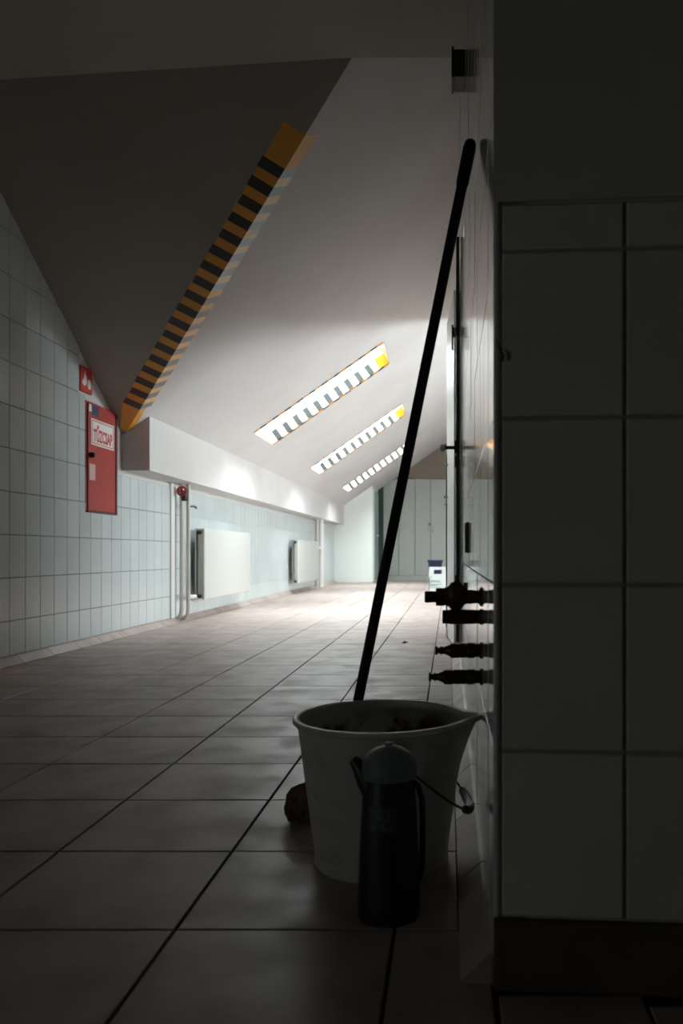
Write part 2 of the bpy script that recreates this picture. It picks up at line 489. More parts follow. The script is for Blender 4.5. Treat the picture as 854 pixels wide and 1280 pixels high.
tag(from_bm('far_wall_tiles', rest, M_TILE, wall_l), kind='stuff')
print('left tiles', n_ind)

# cove skirting tiles
def cove(name, xw, sx, y0, y1, parent_material):
    root = box(name, (min(xw, xw + sx * 0.006), y0, 0), (max(xw, xw + sx * 0.006), y1, 0.034), M_GROUT_FLOOR)
    tag(root, kind='structure')
    me = None
    y = y0
    while y < y1 - 0.02:
        L_ = min(PITCH, y1 - y) - 0.004
        bm = bmesh.new()
        prof = [(0.0004, 0.0), (0.046, 0.0), (0.046, 0.003), (0.010, 0.036), (0.0004, 0.0405)]
        add_prism(bm, [(xw + sx * a, 0, b_) for a, b_ in prof], (0, L_, 0))
        if me is None or abs(L_ - (PITCH - 0.004)) > 1e-4:
            o = from_bm('cove_tile', bm, M_FLOOR, root, (0, y + 0.002, 0)); me = o.data
        else:
            bm.free(); mesh_obj('cove_tile', me, root, (0, y + 0.002, 0))
        y += PITCH
    return root
cove('baseboard_left', XW + 0.006, 1, 3.13, 15.4, M_FLOOR)
cove('baseboard_right', 0.0605, -1, 1.032, 4.62, M_FLOOR)

# ------------------------------------------------------------------ right wall and pillar front
XR = 0.056
wall_r = box('wall_right', (XR + 0.006, 1.032, -0.1), (0.35, 4.62, 3.05), M_GROUT); tag(wall_r, kind='structure')
bm = bmesh.new()
ZR = [0.04] + [0.085 + 0.205 * j for j in range(1, 13)]
y = 1.036; yb_end = 4.62
while y < yb_end:
    w = min(TW, yb_end - y) - 0.0025
    for j in range(len(ZR) - 1):
        jx = random.uniform(-0.0004, 0.0004)
        t = mesh_obj('wall_tile', tile_mesh(w, ZR[j + 1] - ZR[j] - 0.002, 0.0055, 0.0012, 'R', M_TILE_R), wall_r, (XR + 0.0055 + jx, y, ZR[j] + 0.001))
    y += TW
bm.free()
box('plaster_band', (XR, 4.621, 0), (0.36, 4.628, 3.1), M_PLASTER, wall_r)
# beyond the tiled wall the attic opens to the right, towards a row of windows in the far side wall
XO = 6.0
OP = (6.0, 9.8, 0.80, 2.10)               # depth from, to, height from, to
bm = bmesh.new()
add_box(bm, (XO, 5.35, -0.1), (XO + 0.25, OP[0], 3.3)); add_box(bm, (XO, OP[1], -0.1), (XO + 0.25, D_END + 0.2, 3.3))
add_box(bm, (XO, OP[0], -0.1), (XO + 0.25, OP[1], OP[2])); add_box(bm, (XO, OP[0], OP[3]), (XO + 0.25, OP[1], 3.3))
tag(from_bm('wall_far_right', bm, M_PLASTER), kind='structure')
tag(box('wall_return', (0.35, 5.35, -0.1), (XO + 0.25, 5.60, 3.3), M_PLASTER), kind='structure')
box('plaster_band', (0.085, 4.62, -0.1), (0.36, 5.60, 3.05), M_PLASTER, wall_r)  # unseen wall extension, added to move the shadow edge deeper
prism('light_gusset', [(0.085, 5.60, 1.75), (0.085, 5.60, 3.05), (0.085, 8.2, 3.05), (0.085, 8.2, 2.86)], (0.25, 0, 0), M_PLASTER, wall_r)  # unseen gusset, added to soften the shadow edge on the slope
bm = bmesh.new()
fx0, fx1, fw = XO + 0.12, XO + 0.18, 0.05
for (ya, yb, za, zb) in ((OP[0], OP[1], OP[2], OP[2] + fw), (OP[0], OP[1], OP[3] - fw, OP[3]), *[(OP[0] + (OP[1] - OP[0] - fw) * q / 6, OP[0] + (OP[1] - OP[0] - fw) * q / 6 + fw, OP[2], OP[3]) for q in range(7)]):
    add_box(bm, (fx0, ya, za), (fx1, yb, zb))
win = from_bm('window_4', bm, M_DOOR_WHITE); tag(win, kind='structure')
box('pane', (XO + 0.148, OP[0] + 0.01, OP[2] + 0.01), (XO + 0.152, OP[1] - 0.01, OP[3] - 0.01), M_GLASS, win)
ld = bpy.data.lights.new('window_portal', 'AREA'); ld.shape = 'RECTANGLE'; ld.size = OP[1] - OP[0]; ld.size_y = OP[3] - OP[2]; ld.cycles.is_portal = True
lo = bpy.data.objects.new('window_portal', ld); COL.objects.link(lo)
mw = Matrix(((0, 0, 1), (1, 0, 0), (0, 1, 0))).to_4x4(); mw.translation = Vector((XO + 0.22, (OP[0] + OP[1]) / 2, (OP[2] + OP[3]) / 2)); lo.matrix_world = mw
box('plaster_band', (XR, 1.034, ZR[-1] + 0.001), (XR + 0.006, 4.62, 3.0), M_PLASTER, wall_r)

wall_f = box('wall_front', (0.008, 0.007, -0.1), (1.75, 0.25, ZC + 0.1), M_PILLAR_PAINT)
wall_f.location = (0.055, 1.028, 0); wall_f.rotation_euler = (0, 0, math.radians(-4.3))
tag(wall_f, kind='structure')
box('grout_bed', (0.008, 0.0045, 0.085), (1.7, 0.0075, 0.964), M_GROUT_PALE, wall_f)
PW, PH = 0.152, 0.205
rows = [(0.085 + PH * j, 0.085 + PH * (j + 1)) for j in range(4)] + [(0.905, 0.9640)]
xx = 0.0085
while xx < 1.6:
    for (za, zb) in rows:
        t = mesh_obj('wall_tile', tile_mesh(PW - 0.005, zb - za - 0.005, 0.0055, 0.0016, 'P', M_TILE_P), wall_f, (xx + 0.0025, 0.0055, za + 0.0025))
        t.rotation_euler = (random.uniform(-.003, .003), 0, random.uniform(-.003, .003))
    xx += PW
# rounded edge profile at the corner, and the skirting below the tiles
lathe('edge_profile', [(0.0042, 0.085), (0.0042, 0.966)], M_PROFILE, wall_f, n=12, origin=(0.0042, 0.0042, 0))
box('upper_plaster', (0.0, 0.001, 0.967), (1.7, 0.05, ZC + 0.05), M_PILLAR_PAINT, wall_f)
box('skirting', (0.0, -0.004, -0.004), (1.7, 0.0072, 0.083), M_SKIRT, wall_f, bevel=0.002)
# bent black nail on the tiled corner
h = tube('bent_nail', [(0.0045, 0.0, 0.795), (0.0075, -0.003, 0.786), (0.0105, -0.006, 0.779), (0.0125, -0.006, 0.774), (0.0115, -0.006, 0.769), (0.008, -0.002, 0.771)], [0.0007, 0.0011, 0.0018, 0.0020, 0.0013, 0.0006], M_DARK, wall_f, n=6)
h['label'] = 'bent dark nail'

# ------------------------------------------------------------------ remaining shell
wall_b = box('wall_back', (-2.3, -2.15, -0.1), (1.8, -2.0, ZC + 0.1), M_DARKWALL); tag(wall_b, kind='structure')
wall_s = box('wall_side', (1.6, -2.0, -0.1), (1.8, 1.2, ZC + 0.1), M_DARKWALL); tag(wall_s, kind='structure')
wall_e = box('wall_end', (-2.3, D_END, -0.1), (6.25, D_END + 0.2, 3.3), M_PLASTER); tag(wall_e, kind='structure')

# near flat ceiling
cl = bmesh.new()
add_prism(cl, [(-2.3, -2.1, ZC), (1.75, -2.1, ZC), (1.75, 1.3, ZC), (0.3, 1.3, ZC), (0.3, d_ceil(-.3855), ZC), (-0.3855, d_ceil(-0.3855), ZC), (-2.3, d_ceil(-2.3), ZC)], (0, 0, 0.15))
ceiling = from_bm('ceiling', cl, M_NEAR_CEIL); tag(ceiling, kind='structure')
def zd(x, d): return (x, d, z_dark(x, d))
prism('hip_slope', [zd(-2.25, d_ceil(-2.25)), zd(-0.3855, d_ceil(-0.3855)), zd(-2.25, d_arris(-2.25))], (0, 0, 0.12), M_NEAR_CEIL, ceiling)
yc = d_ceil(-0.3855)
prism('ceiling_step', [(-0.380, yc, ZC + 0.004), (0.32, yc, ZC + 0.004), (0.32, yc, z_bright(0.32))], (0, -0.05, 0.0), M_PLASTER, ceiling)
# corridor slope with three openings
def zb3(x, d): return Vector((x, d, z_bright(x)))
sl = bmesh.new()
TS = N_OUT * REVEAL
def slab(pts): add_prism(sl, [zb3(*p) for p in pts], TS)
XA, XB = -2.25, 0.50
slab([(-0.3855, yc), (0.32, yc), (0.32, 4.5), (XB, 4.5), (XB, WIN_D[0]), (XA, WIN_D[0]), (XA, d_arris(XA))])
for i, d0 in enumerate(WIN_D):
    d1 = d0 + WIN_W; d2 = WIN_D[i + 1] if i < 2 else D_END + 0.1
    slab([(XA, d0), (WIN_X0, d0), (WIN_X0, d1), (XA, d1)])
    slab([(WIN_X1, d0), (XB, d0), (XB, d1), (WIN_X1, d1)])
    slab([(XA, d1), (XB, d1), (XB, d2), (XA, d2)])
from_bm('corridor_slope', sl, M_PLASTER, ceiling)
box('ridge_ceiling', (0.49, 4.4, z_bright(0.5)), (6.3, D_END + 0.2, z_bright(0.5) + 0.15), M_PLASTER, ceiling)

# bulkhead under the eaves
bk = prism('trim_1', [(XW, 5.406, 1.072), (-1.938, 5.406, 1.072), (-1.938, 5.406, z_bright(-1.938) + 0.004), (XW, 5.406, z_bright(XW) + 0.004)], (0, 10.05, 0), M_PLASTER)
tag(bk, kind='structure')

# ------------------------------------------------------------------ roof windows
def opening(s0, s1, d0, d1, out0, out1, name, material, parent, inset=0.0): pass
def sp(x, d, out):      # point on the slope at plan x, depth d, pushed outwards
    return zb3(x, d) + N_OUT * out
def stripes(bm, a0, a1, offs, n, first_yellow_ends=True):
    """strip from a0 to a1, width vector offs, n dark blocks; material 0 yellow, 1 black"""
    a0, a1, offs = Vector(a0), Vector(a1), Vector(offs)
    L_ = (a1 - a0)
    m = 2 * n + 1
    for k in range(m):
        p, q = a0 + L_ * (k / m), a0 + L_ * ((k + 1) / m)
        f = bm.faces.new([bm.verts.new(v) for v in (p, q, q + offs, p + offs)])
        f.material_index = k % 2

for i, d0 in enumerate(WIN_D):
    d1 = d0 + WIN_W
    bm = bmesh.new()
    # sash frame sitting on the roof round the opening, glass across it
    r0 = REVEAL; c = math.cos(ANG); fw = 0.07
    def bar(xa, xb, da, db):
        add_prism(bm, [sp(xa, da, r0), sp(xb, da, r0), sp(xb, db, r0), sp(xa, db, r0)], N_OUT * 0.05)
    bar(WIN_X0 - fw, WIN_X0, d0 - fw, d1 + fw); bar(WIN_X1, WIN_X1 + fw, d0 - fw, d1 + fw)
    bar(WIN_X0, WIN_X1, d0 - fw, d0); bar(WIN_X0, WIN_X1, d1, d1 + fw)
    win = from_bm('window_%d' % (i + 1), bm, M_DOOR_WHITE); tag(win, kind='structure')
    bm = bmesh.new()
    g = 0.0005
    add_prism(bm, [sp(WIN_X0 + g, d0 + g, r0 + 0.006), sp(WIN_X1 - g, d0 + g, r0 + 0.006), sp(WIN_X1 - g, d1 - g, r0 + 0.006), sp(WIN_X0 + g, d1 - g, r0 + 0.006)], N_OUT * 0.004)
    from_bm('pane', bm, M_GLASS, win)
    # hazard tape folded round the long edges: on the far reveal, on the near reveal and a narrow lip on the ceiling
    e = 0.0015
    for dd, sgn in ((d1, -1), (d0, 1)):
        bm = bmesh.new()
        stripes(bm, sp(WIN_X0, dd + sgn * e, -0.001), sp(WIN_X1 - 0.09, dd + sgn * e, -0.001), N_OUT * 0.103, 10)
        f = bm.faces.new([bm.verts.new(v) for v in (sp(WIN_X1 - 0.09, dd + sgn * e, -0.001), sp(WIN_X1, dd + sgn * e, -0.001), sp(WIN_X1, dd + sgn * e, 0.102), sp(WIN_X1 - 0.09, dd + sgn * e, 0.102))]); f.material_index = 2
        from_bm('reveal_tape', bm, [M_TAPE_PALE, M_TAPE_REVEAL, M_ORANGE_DULL], win)
        bm = bmesh.new()
        stripes(bm, sp(WIN_X0, dd - sgn * 0.07, -e), sp(WIN_X1, dd - sgn * 0.07, -e), Vector((0, sgn * (0.07 + e), 0)), 10)
        from_bm('edge_tape', bm, [M_YELLOW, M_BLACK_TAPE], win)
    bm = bmesh.new()
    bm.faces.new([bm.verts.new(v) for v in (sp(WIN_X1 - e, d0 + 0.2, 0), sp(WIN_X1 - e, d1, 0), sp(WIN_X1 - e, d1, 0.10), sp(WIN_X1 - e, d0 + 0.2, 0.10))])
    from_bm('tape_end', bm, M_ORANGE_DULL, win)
    # sampling portal: tells the renderer where the sky comes in
    ld = bpy.data.lights.new('window_portal', 'AREA'); ld.shape = 'RECTANGLE'
    ld.size = (WIN_X1 - WIN_X0) / c; ld.size_y = WIN_W
    ld.cycles.is_portal = True
    lo = bpy.data.objects.new('window_portal', ld); COL.objects.link(lo)
    ctr = sp((WIN_X0 + WIN_X1) / 2, (d0 + d1) / 2, REVEAL + 0.04)
    zax = N_OUT.copy(); xax = UP_SLOPE.copy(); yax = zax.cross(xax)
    mw = Matrix((xax, yax, zax)).transposed().to_4x4(); mw.translation = ctr
    lo.matrix_world = mw

# ------------------------------------------------------------------ hazard tape on the hip arris
root = thing('hazard_tape', 'long black and orange hazard tape folded over the sloping ceiling edge above the bulkhead', 'tape')
dA, dB = 3.613, 5.385
n_seg = 19
pA, pB = P_arris(dA), P_arris(dB)
ax = (pB - pA).normalized()
n_dark_up = Vector((0.0646, 0.628, 1)).normalized(); n_bright_up = N_OUT
into_dark = n_dark_up.cross(ax).normalized()
if into_dark.x > 0: into_dark.negate()
into_bright = n_bright_up.cross(ax).normalized()
if into_bright.x < 0: into_bright.negate()
Ltot = (pB - pA).length
end_a, end_b = 0.20, 0.26
nb = 18
pitch = (Ltot - end_a - end_b) / (nb - 0.5)
edges = [(0, end_a, 0)]
for k in range(nb):
    s = end_a + k * pitch
    edges.append((s, s + pitch * 0.52, 1))
    if k < nb - 1: edges.append((s + pitch * 0.52, s + pitch, 0))
edges.append((edges[-1][1], Ltot, 0))
for (s0, s1, mi) in edges:
    jit = random.uniform(-0.004, 0.004)
    up = s0 / Ltot
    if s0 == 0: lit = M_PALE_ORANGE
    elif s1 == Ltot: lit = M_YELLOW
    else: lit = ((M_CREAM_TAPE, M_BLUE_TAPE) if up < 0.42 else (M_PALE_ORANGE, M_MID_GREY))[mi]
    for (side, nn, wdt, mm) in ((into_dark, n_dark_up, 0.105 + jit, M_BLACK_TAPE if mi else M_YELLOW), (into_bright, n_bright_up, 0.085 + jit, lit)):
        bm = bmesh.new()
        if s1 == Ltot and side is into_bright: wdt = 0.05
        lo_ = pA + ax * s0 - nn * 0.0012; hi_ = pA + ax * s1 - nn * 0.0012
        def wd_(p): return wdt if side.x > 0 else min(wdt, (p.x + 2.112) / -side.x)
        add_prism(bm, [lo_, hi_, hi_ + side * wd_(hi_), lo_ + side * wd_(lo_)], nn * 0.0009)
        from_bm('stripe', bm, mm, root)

# ------------------------------------------------------------------ end of the corridor: cupboard block and wardrobe
stub = prism('wall_stub', [(-2.2, 15.45, 0), (-1.41, 15.45, 0), (-1.41, 15.45, z_bright(-1.41) + 0.02), (-2.2, 15.45, z_bright(-2.2) + 0.02)], (0, 1.15, 0), M_DOOR_WHITE); tag(stub, kind='structure')
d3 = box('door_1', (-1.41, 15.52, 0.03), (-1.385, 16.50, 1.72), M_GLASSY); tag(d3, kind='structure')
tube('door_handle', [(-1.385, 16.0, 0.88), (-1.34, 16.0, 0.88), (-1.335, 15.9, 0.88)], 0.012, M_STEEL, d3, n=8)
tr = box('trim_2', (-1.41, 16.60, 0), (-1.30, 16.72, 1.86), M_GREEN); tag(tr, kind='structure')

tr = prism('wardrobe_top_shade', [(-1.12, 16.66, 2.03), (0.08, 16.66, 2.03), (0.08, 16.66, z_bright(0.08) - 0.01), (-1.06, 16.66, z_bright(-1.06) - 0.01)], (0, 0.03, 0), M_DARKWALL); tag(tr, kind='structure')  # dark panel stands in for the shade above the wardrobe
wd = thing('wardrobe', 'pale grey four-door wardrobe closing the far end of the corridor', 'wardrobe', (0, 16.6, 0))
bx = [-1.300, -0.995, -0.670, -0.360, -0.045]
prism('carcass', [(-1.302, 0.022, 0.02), (-0.043, 0.022, 0.02), (-0.043, 0.022, 2.02), (-1.10, 0.022, 2.005), (-1.302, 0.022, 1.862)], (0, 0.53, 0), M_WARDROBE_IN, wd)
box('plinth', (-1.300, 0.012, 0.0), (-0.045, 0.06, 0.095), M_WARDROBE, wd)
for k in range(4):
    dr = prism('door', [(-1.295, 0, 0.10), (-1.0, 0, 0.10), (-1.0, 0, 2.01), (-1.11, 0, 1.995), (-1.295, 0, 1.862)], (0, 0.02, 0), M_WARDROBE, wd) if k == 0 else box('door', (bx[k] + 0.005, 0.0, 0.10), (bx[k + 1] - 0.005, 0.02, 2.01), M_WARDROBE, wd, bevel=0.003)
    hx = bx[k + 1] - 0.045 if k in (0, 2) else bx[k] + 0.045
    if True:
        tube('handle', [(hx, 0.0, 1.09), (hx, -0.035, 1.075), (hx + (0.02 if k in (1, 3) else -0.02), -0.04, 1.03), (hx, -0.035, 0.985), (hx, 0.0, 0.97)], 0.008, M_STEEL, dr, n=6)
    if k in (0, 2):
        lathe('lock', [(0.0, -0.012), (0.018, -0.012), (0.018, 0.0)], M_DARK, dr, n=10, axis='Y', origin=(bx[k + 1] - 0.02, 0, 1.12))

bn = thing('waste_bin', 'navy blue plastic bin behind the white wet floor sign', 'bin', (-0.245, 15.3, 0))
bm = bmesh.new()
def frust(bm, w0, d0, w1, d1, z0, z1):
    a = [bm.verts.new((sx * w0 / 2, sy * d0 / 2, z0)) for sx, sy in ((-1, -1), (1, -1), (1, 1), (-1, 1))]
    b = [bm.verts.new((sx * w1 / 2, sy * d1 / 2, z1)) for sx, sy in ((-1, -1), (1, -1), (1, 1), (-1, 1))]
    bm.faces.new(a[::-1]); bm.faces.new(b)
    for k in range(4): bm.faces.new((a[k], a[(k + 1) % 4], b[(k + 1) % 4], b[k]))
frust(bm, 0.20, 0.17, 0.255, 0.22, 0.0, 0.385)
from_bm('body', bm, M_BLUE, bn)
box('rim', (-0.142, -0.125, 0.380), (0.142, 0.125, 0.415), M_BLUE, bn, bevel=0.006)

ws = thing('wet_floor_sign', 'white plastic folding floor sign with a hand hole, standing near the far wardrobe', 'sign', (-0.158, 11.75, 0))
def sign_panel(yb, yt):
    bm = bmesh.new()
    zt, z0 = 0.345, 0.0
    # outline with a rectangular hand hole, built from four bands
    def quad(x0, x1, za, zb):
        def pt(x, z):
            t = z / zt
            wsc = 1.0 - 0.16 * t
            return Vector((x * wsc, yb + (yt - yb) * t, z))
        add_prism(bm, [pt(x0, za), pt(x1, za), pt(x1, zb), pt(x0, zb)], (0, 0.008, 0))
    quad(-0.135, 0.135, 0.0, 0.245); quad(-0.135, -0.06, 0.245, 0.305); quad(0.075, 0.135, 0.245, 0.305); quad(-0.135, 0.135, 0.305, 0.345)
    return bm
p1 = from_bm('front_panel', sign_panel(-0.09, -0.015), M_WHITE_PLASTIC, ws)
from_bm('rear_panel', sign_panel(0.09, 0.012), M_WHITE_PLASTIC, ws)
for (zc, xa, xb) in ((0.205, -0.095, -0.075), (0.155, -0.095, 0.03), (0.138, -0.095, 0.05), (0.105, -0.095, 0.055), (0.088, -0.095, 0.01), (0.06, -0.09, 0.05)):
    t = zc / 0.345
    box('print_line', (xa, -0.09 + 0.075 * t - 0.004, zc - 0.005), (xb, -0.09 + 0.075 * t + 0.003, zc + 0.005), M_PRINT, p1)
box('edge_strip', (-0.120, -0.088, 0.02), (-0.112, -0.03, 0.20), M_GREEN, p1)

# ------------------------------------------------------------------ radiators and risers on the left wall
def radiator(y0, y1, z0, z1, label):
    rt = thing('radiator', label, 'radiator', (XW + 0.030, y0, z0), 0, 'panel radiators on the left wall')
    L_, h = y1 - y0, z1 - z0
    box('front_panel', (0.098, 0.0, 0.0), (0.118, L_, h), M_RADIATOR, rt, bevel=0.008, seg=3, smooth=True)
    box('rear_panel', (0.030, 0.03, 0.01), (0.042, L_ - 0.03, h - 0.01), M_RADIATOR, rt)
    bm = bmesh.new()
    n = int(L_ / 0.05)
    for k in range(n):
        add_box(bm, (0.043, 0.05 + k * 0.05, 0.02), (0.097, 0.052 + k * 0.05, h - 0.03))
    tag(from_bm('convector_fins', bm, M_RAD_SIDE, rt), kind='stuff')
    box('side_plate', (0.066, -0.002, 0.012), (0.099, 0.014, h - 0.004), M_RAD_SIDE, rt, bevel=0.003)
    box('top_grille', (0.030, 0.01, h - 0.008), (0.116, L_ - 0.01, h + 0.002), M_RADIATOR, rt)
    for zz in (0.03, h - 0.03):
        lathe('valve', [(0.0, 0), (0.016, 0), (0.016, 0.03), (0.011, 0.034), (0.011, 0.05), (0.0, 0.05)], M_DARK, rt, n=10, axis='Y', origin=(0.082, -0.03, zz))
    for yy in (0.2, L_ - 0.2):
        box('bracket', (-0.021, yy, h * 0.25), (0.032, yy + 0.03, h * 0.8), M_RAD_SIDE, rt)
    return rt
radiator(6.74, 8.28, 0.160, 0.733, 'white panel radiator nearest the camera, beside the red-valved riser pipes')
radiator(10.95, 12.65, 0.140, 0.712, 'distant white panel radiator next to the far end cupboard')

rp = thing('heating_pipes', 'pair of grey riser pipes with a red valve wheel under the bulkhead', 'pipes', (XW, 6.45, 0))
for (xo, yo, bend) in ((0.055, 0.0, -1), (0.10, 0.02, -1)):
    pts = [(xo, yo, 1.071), (xo, yo, 0.10), (xo - 0.006, yo, 0.06), (xo - 0.03, yo, 0.03), (0.009, yo, 0.028)]
    tube('pipe', pts, 0.016, M_PIPE, rp, n=12)
box('pipe_board', (0.003, -0.13, 0.04), (0.02, -0.05, 1.07), M_PIPE_W, rp)
lathe('valve_body', [(0.0, 0.94), (0.02, 0.94), (0.026, 0.955), (0.026, 0.99), (0.02, 1.005), (0, 1.005)], M_DARK, rp, n=12, origin=(0.075, 0.0, 0))
vw = bmesh.new()
add_tube(vw, [(0.075 + 0.032 * math.cos(a), -0.055, 1.012 + 0.032 * math.sin(a)) for a in [2 * pi * k / 14 for k in range(15)]], 0.010, 6)
add_tube(vw, [(0.075, 0.0, 1.012), (0.075, -0.058, 1.012)], 0.011, 8)
add_box(vw, (0.070, -0.060, 0.982), (0.080, -0.050, 1.042)); add_box(vw, (0.045, -0.060, 1.007), (0.105, -0.050, 1.017))
from_bm('valve_wheel', vw, M_RED_VALVE, rp, smooth=True)
tube('drain_lever', [(0.10, 0.03, 0.90), (0.12, 0.12, 0.905), (0.12, 0.16, 0.895)], 0.009, M_DARK, rp, n=6)
tube('branch_pipe', [(0.10, 0.02, 0.205), (0.09, 0.16, 0.19), (0.086, 0.245, 0.19)], 0.016, M_PIPE_W, rp, n=8)

rp = thing('heating_pipes', 'distant white riser pipes beyond the second radiator', 'pipes', (XW, 13.05, 0))
tube('pipe', [(0.06, 0.0, 1.071), (0.06, 0.0, 0.0)], 0.03, M_PIPE, rp, n=10)
tube('pipe', [(0.10, 0.12, 1.071), (0.10, 0.12, 0.0)], 0.045, M_PIPE_W, rp, n=10)
tube('branch_pipe', [(0.10, 0.12, 0.62), (0.085, -0.30, 0.62)], 0.02, M_PIPE_W, rp, n=8)

# ------------------------------------------------------------------ fire hose cabinet and sign
def text_mesh(s, size, bold):
    cu = bpy.data.curves.new('lettering', 'FONT'); cu.body = s; cu.size = size; cu.offset = bold; cu.extrude = 0.0004
    cu.align_x = 'CENTER'; cu.align_y = 'CENTER'
    o = bpy.data.objects.new('lettering_source', cu); COL.objects.link(o)
    bpy.context.view_layer.update()
    dg = bpy.context.evaluated_depsgraph_get()
    me = bpy.data.meshes.new_from_object(o.evaluated_get(dg))
    bpy.data.objects.remove(o); 
    me.name = 'lettering'
    return me
ROT_L = Matrix(((0, 0, 1), (1, 0, 0), (0, 1, 0))).to_4x4()   # text x -> +Y, text y -> +Z, text z -> +X

fc = thing('fire_hose_cabinet', 'red fire hose cabinet lettered on a white plate, set in the left tiled wall', 'cabinet', (XW - 0.024, 4.85, 0.775))
box('frame', (0.0, 0.0, 0.0), (0.034, 0.425, 0.652), M_RED, fc, bevel=0.003)
fd = box('door', (0.034, 0.012, 0.014), (0.046, 0.402, 0.64), M_RED, fc, bevel=0.003)
bm = bmesh.new()
add_box(bm, (0.034, 0.403, 0.002), (0.05, 0.424, 0.65)); add_box(bm, (0.034, 0.0, 0.0), (0.05, 0.424, 0.012))
from_bm('edge_shade', bm, mat('shaded_red', (0.10, 0.012, 0.012), 0.5), fc)  # dark red strips paint the shadow along the cabinet door frame
pl = box('name_plate', (0.046, 0.045, 0.40), (0.0478, 0.375, 0.555), M_SIGN_WHITE, fd, bevel=0.0005)
bm = bmesh.new()
for (y0, y1, z0, z1) in ((0.057, 0.363, 0.541, 0.546), (0.057, 0.363, 0.409, 0.414), (0.057, 0.062, 0.409, 0.546), (0.358, 0.363, 0.409, 0.546)):
    add_box(bm, (0.0476, y0, z0), (0.0484, y1, z1))
from_bm('plate_border', bm, M_RED_SIGN, fd)
tm = text_mesh('TŰZCSAP', 0.088, 0.0028); tm.materials.append(M_RED_SIGN)
ys = [v.co.x for v in tm.vertices]; wtxt = max(ys) - min(ys)
tm.transform(ROT_L @ Matrix.Diagonal((0.272 / wtxt, 1.12, 1, 1)))
zs = [v.co.z for v in tm.vertices]; yy = [v.co.y for v in tm.vertices]
lt = mesh_obj('lettering', tm, fd, (0.0482, 0.210 - (max(yy) + min(yy)) / 2, 0.472 - (max(zs) + min(zs)) / 2))
lt['label'] = 'red lettering TŰZCSAP'
box('sticker', (0.046, 0.055, 0.575), (0.0472, 0.15, 0.632), M_BLUE_STICKER, fd)['label'] = 'dark blue sticker'
box('sticker', (0.046, 0.015, 0.59), (0.0472, 0.05, 0.632), M_SIGN_WHITE, fd)['label'] = 'small white sticker'
box('sticker', (0.046, 0.022, 0.19), (0.0472, 0.10, 0.285), M_STICKER, fd)['label'] = 'faded pinkish paper sticker'
lathe('latch', [(0, 0), (0.016, 0), (0.016, 0.02), (0.01, 0.028), (0, 0.028)], M_BLACK_PLASTIC, fd, n=14, axis='X', origin=(0.046, 0.028, 0.335))

fs = thing('fire_sign', 'small red sign with a white flame symbol above the red fire hose cabinet', 'sign', (XW + 0.0095, 4.775, 1.468))
box('plate', (-0.009, 0.0, 0.0), (0.003, 0.155, 0.148), M_RED_SIGN, fs)
fl = [(0.020, 0.050), (0.030, 0.075), (0.040, 0.066), (0.048, 0.100), (0.066, 0.132), (0.068, 0.098), (0.084, 0.090), (0.082, 0.060), (0.066, 0.040), (0.040, 0.036)]
prism('flame_mark', [(0.0031, y, z) for y, z in fl], (0.0008, 0, 0), M_SIGN_WHITE, fs)
rr = [(0.118 + 0.026 * math.cos(a), 0.055 + 0.03 * math.sin(a)) for a in [2 * pi * k / 14 for k in range(14)]]
prism('reel_mark', [(0.0031, y, z) for y, z in rr], (0.0008, 0, 0), M_SIGN_WHITE, fs)

# ------------------------------------------------------------------ right side doors
dn = thing('glazed_door', 'edge-on door with a dark bronze stile at the end of the tiled right wall', 'door', (0.0365, 4.10, 0.10))
box('stile', (0.0, 0.0, 0.0), (0.016, 0.05, 1.99), M_BRONZE, dn)
box('leaf', (0.003, 0.05, 0.0), (0.014, 0.47, 1.99), M_GLASSY, dn)
hd = bmesh.new()
add_box(hd, (-0.008, 0.010, 0.93), (0.0, 0.046, 0.99)); add_tube(hd, [(-0.005, 0.028, 0.957), (-0.06, 0.028, 0.957)], 0.009, 8)
hdl = from_bm('handle', hd, M_BRONZE, dn)
bm = bmesh.new(); bmesh.ops.create_uvsphere(bm, u_segments=12, v_segments=8, radius=0.014)
for v in bm.verts: v.co = Vector((v.co.x - 0.066, v.co.y + 0.028, v.co.z * 1.3 + 0.955))
from_bm('knob', bm, M_WHITE_PLASTIC, hdl, smooth=True)['label'] = 'white knob at the lever end'
box('lock', (-0.006, 0.018, 0.86), (0.0, 0.040, 0.915), M_BRONZE, dn)
bm = bmesh.new(); add_box(bm, (-0.022, 0.01, 1.44), (-0.014, 0.03, 1.56)); add_box(bm, (-0.016, 0.0, 1.50), (0.0, 0.03, 1.545));
from_bm('hasp', bm, M_BRONZE, dn)
tube('hasp_wire', [(-0.008, 0.0, 1.56), (-0.004, -0.006, 1.51), (0.006, -0.008, 1.49), (0.013, -0.006, 1.485)], 0.0022, M_WHITE_PLASTIC, dn, n=6)

d5 = thing('open_door', 'white door leaf standing open edge-on behind the bronze-edged door', 'door', (0.029, 4.65, 0.012), math.radians(3.4))
box('leaf', (0.0, 0.0, 0.0), (0.042, 0.70, 1.99), M_DOOR_WHITE, d5, bevel=0.003)
box('gasket', (-0.006, 0.66, 0.04), (-0.0002, 0.70, 1.15), M_GREEN, d5)
box('edge_strip', (0.016, -0.004, 0.01), (0.026, 0.0, 1.98), M_GLASSY, d5)
for zz, rr_ in ((1.075, 0.013), (0.875, 0.010), (0.83, 0.008)):
    bm = bmesh.new()
    add_tube(bm, [(0.0, 0.56, zz), (-0.012, 0.56, zz)], rr_ * 0.6, 8)
    bmesh.ops.create_uvsphere(bm, u_segments=10, v_segments=8, radius=rr_, matrix=Matrix.Translation((-0.018, 0.56, zz)))
    from_bm('knob', bm, M_WHITE_PLASTIC, d5, smooth=True)
box('foot_guard', (-0.006, 0.60, -0.010), (-0.0002, 0.70, 0.05), M_WHITE_PLASTIC, d5, bevel=0.006)

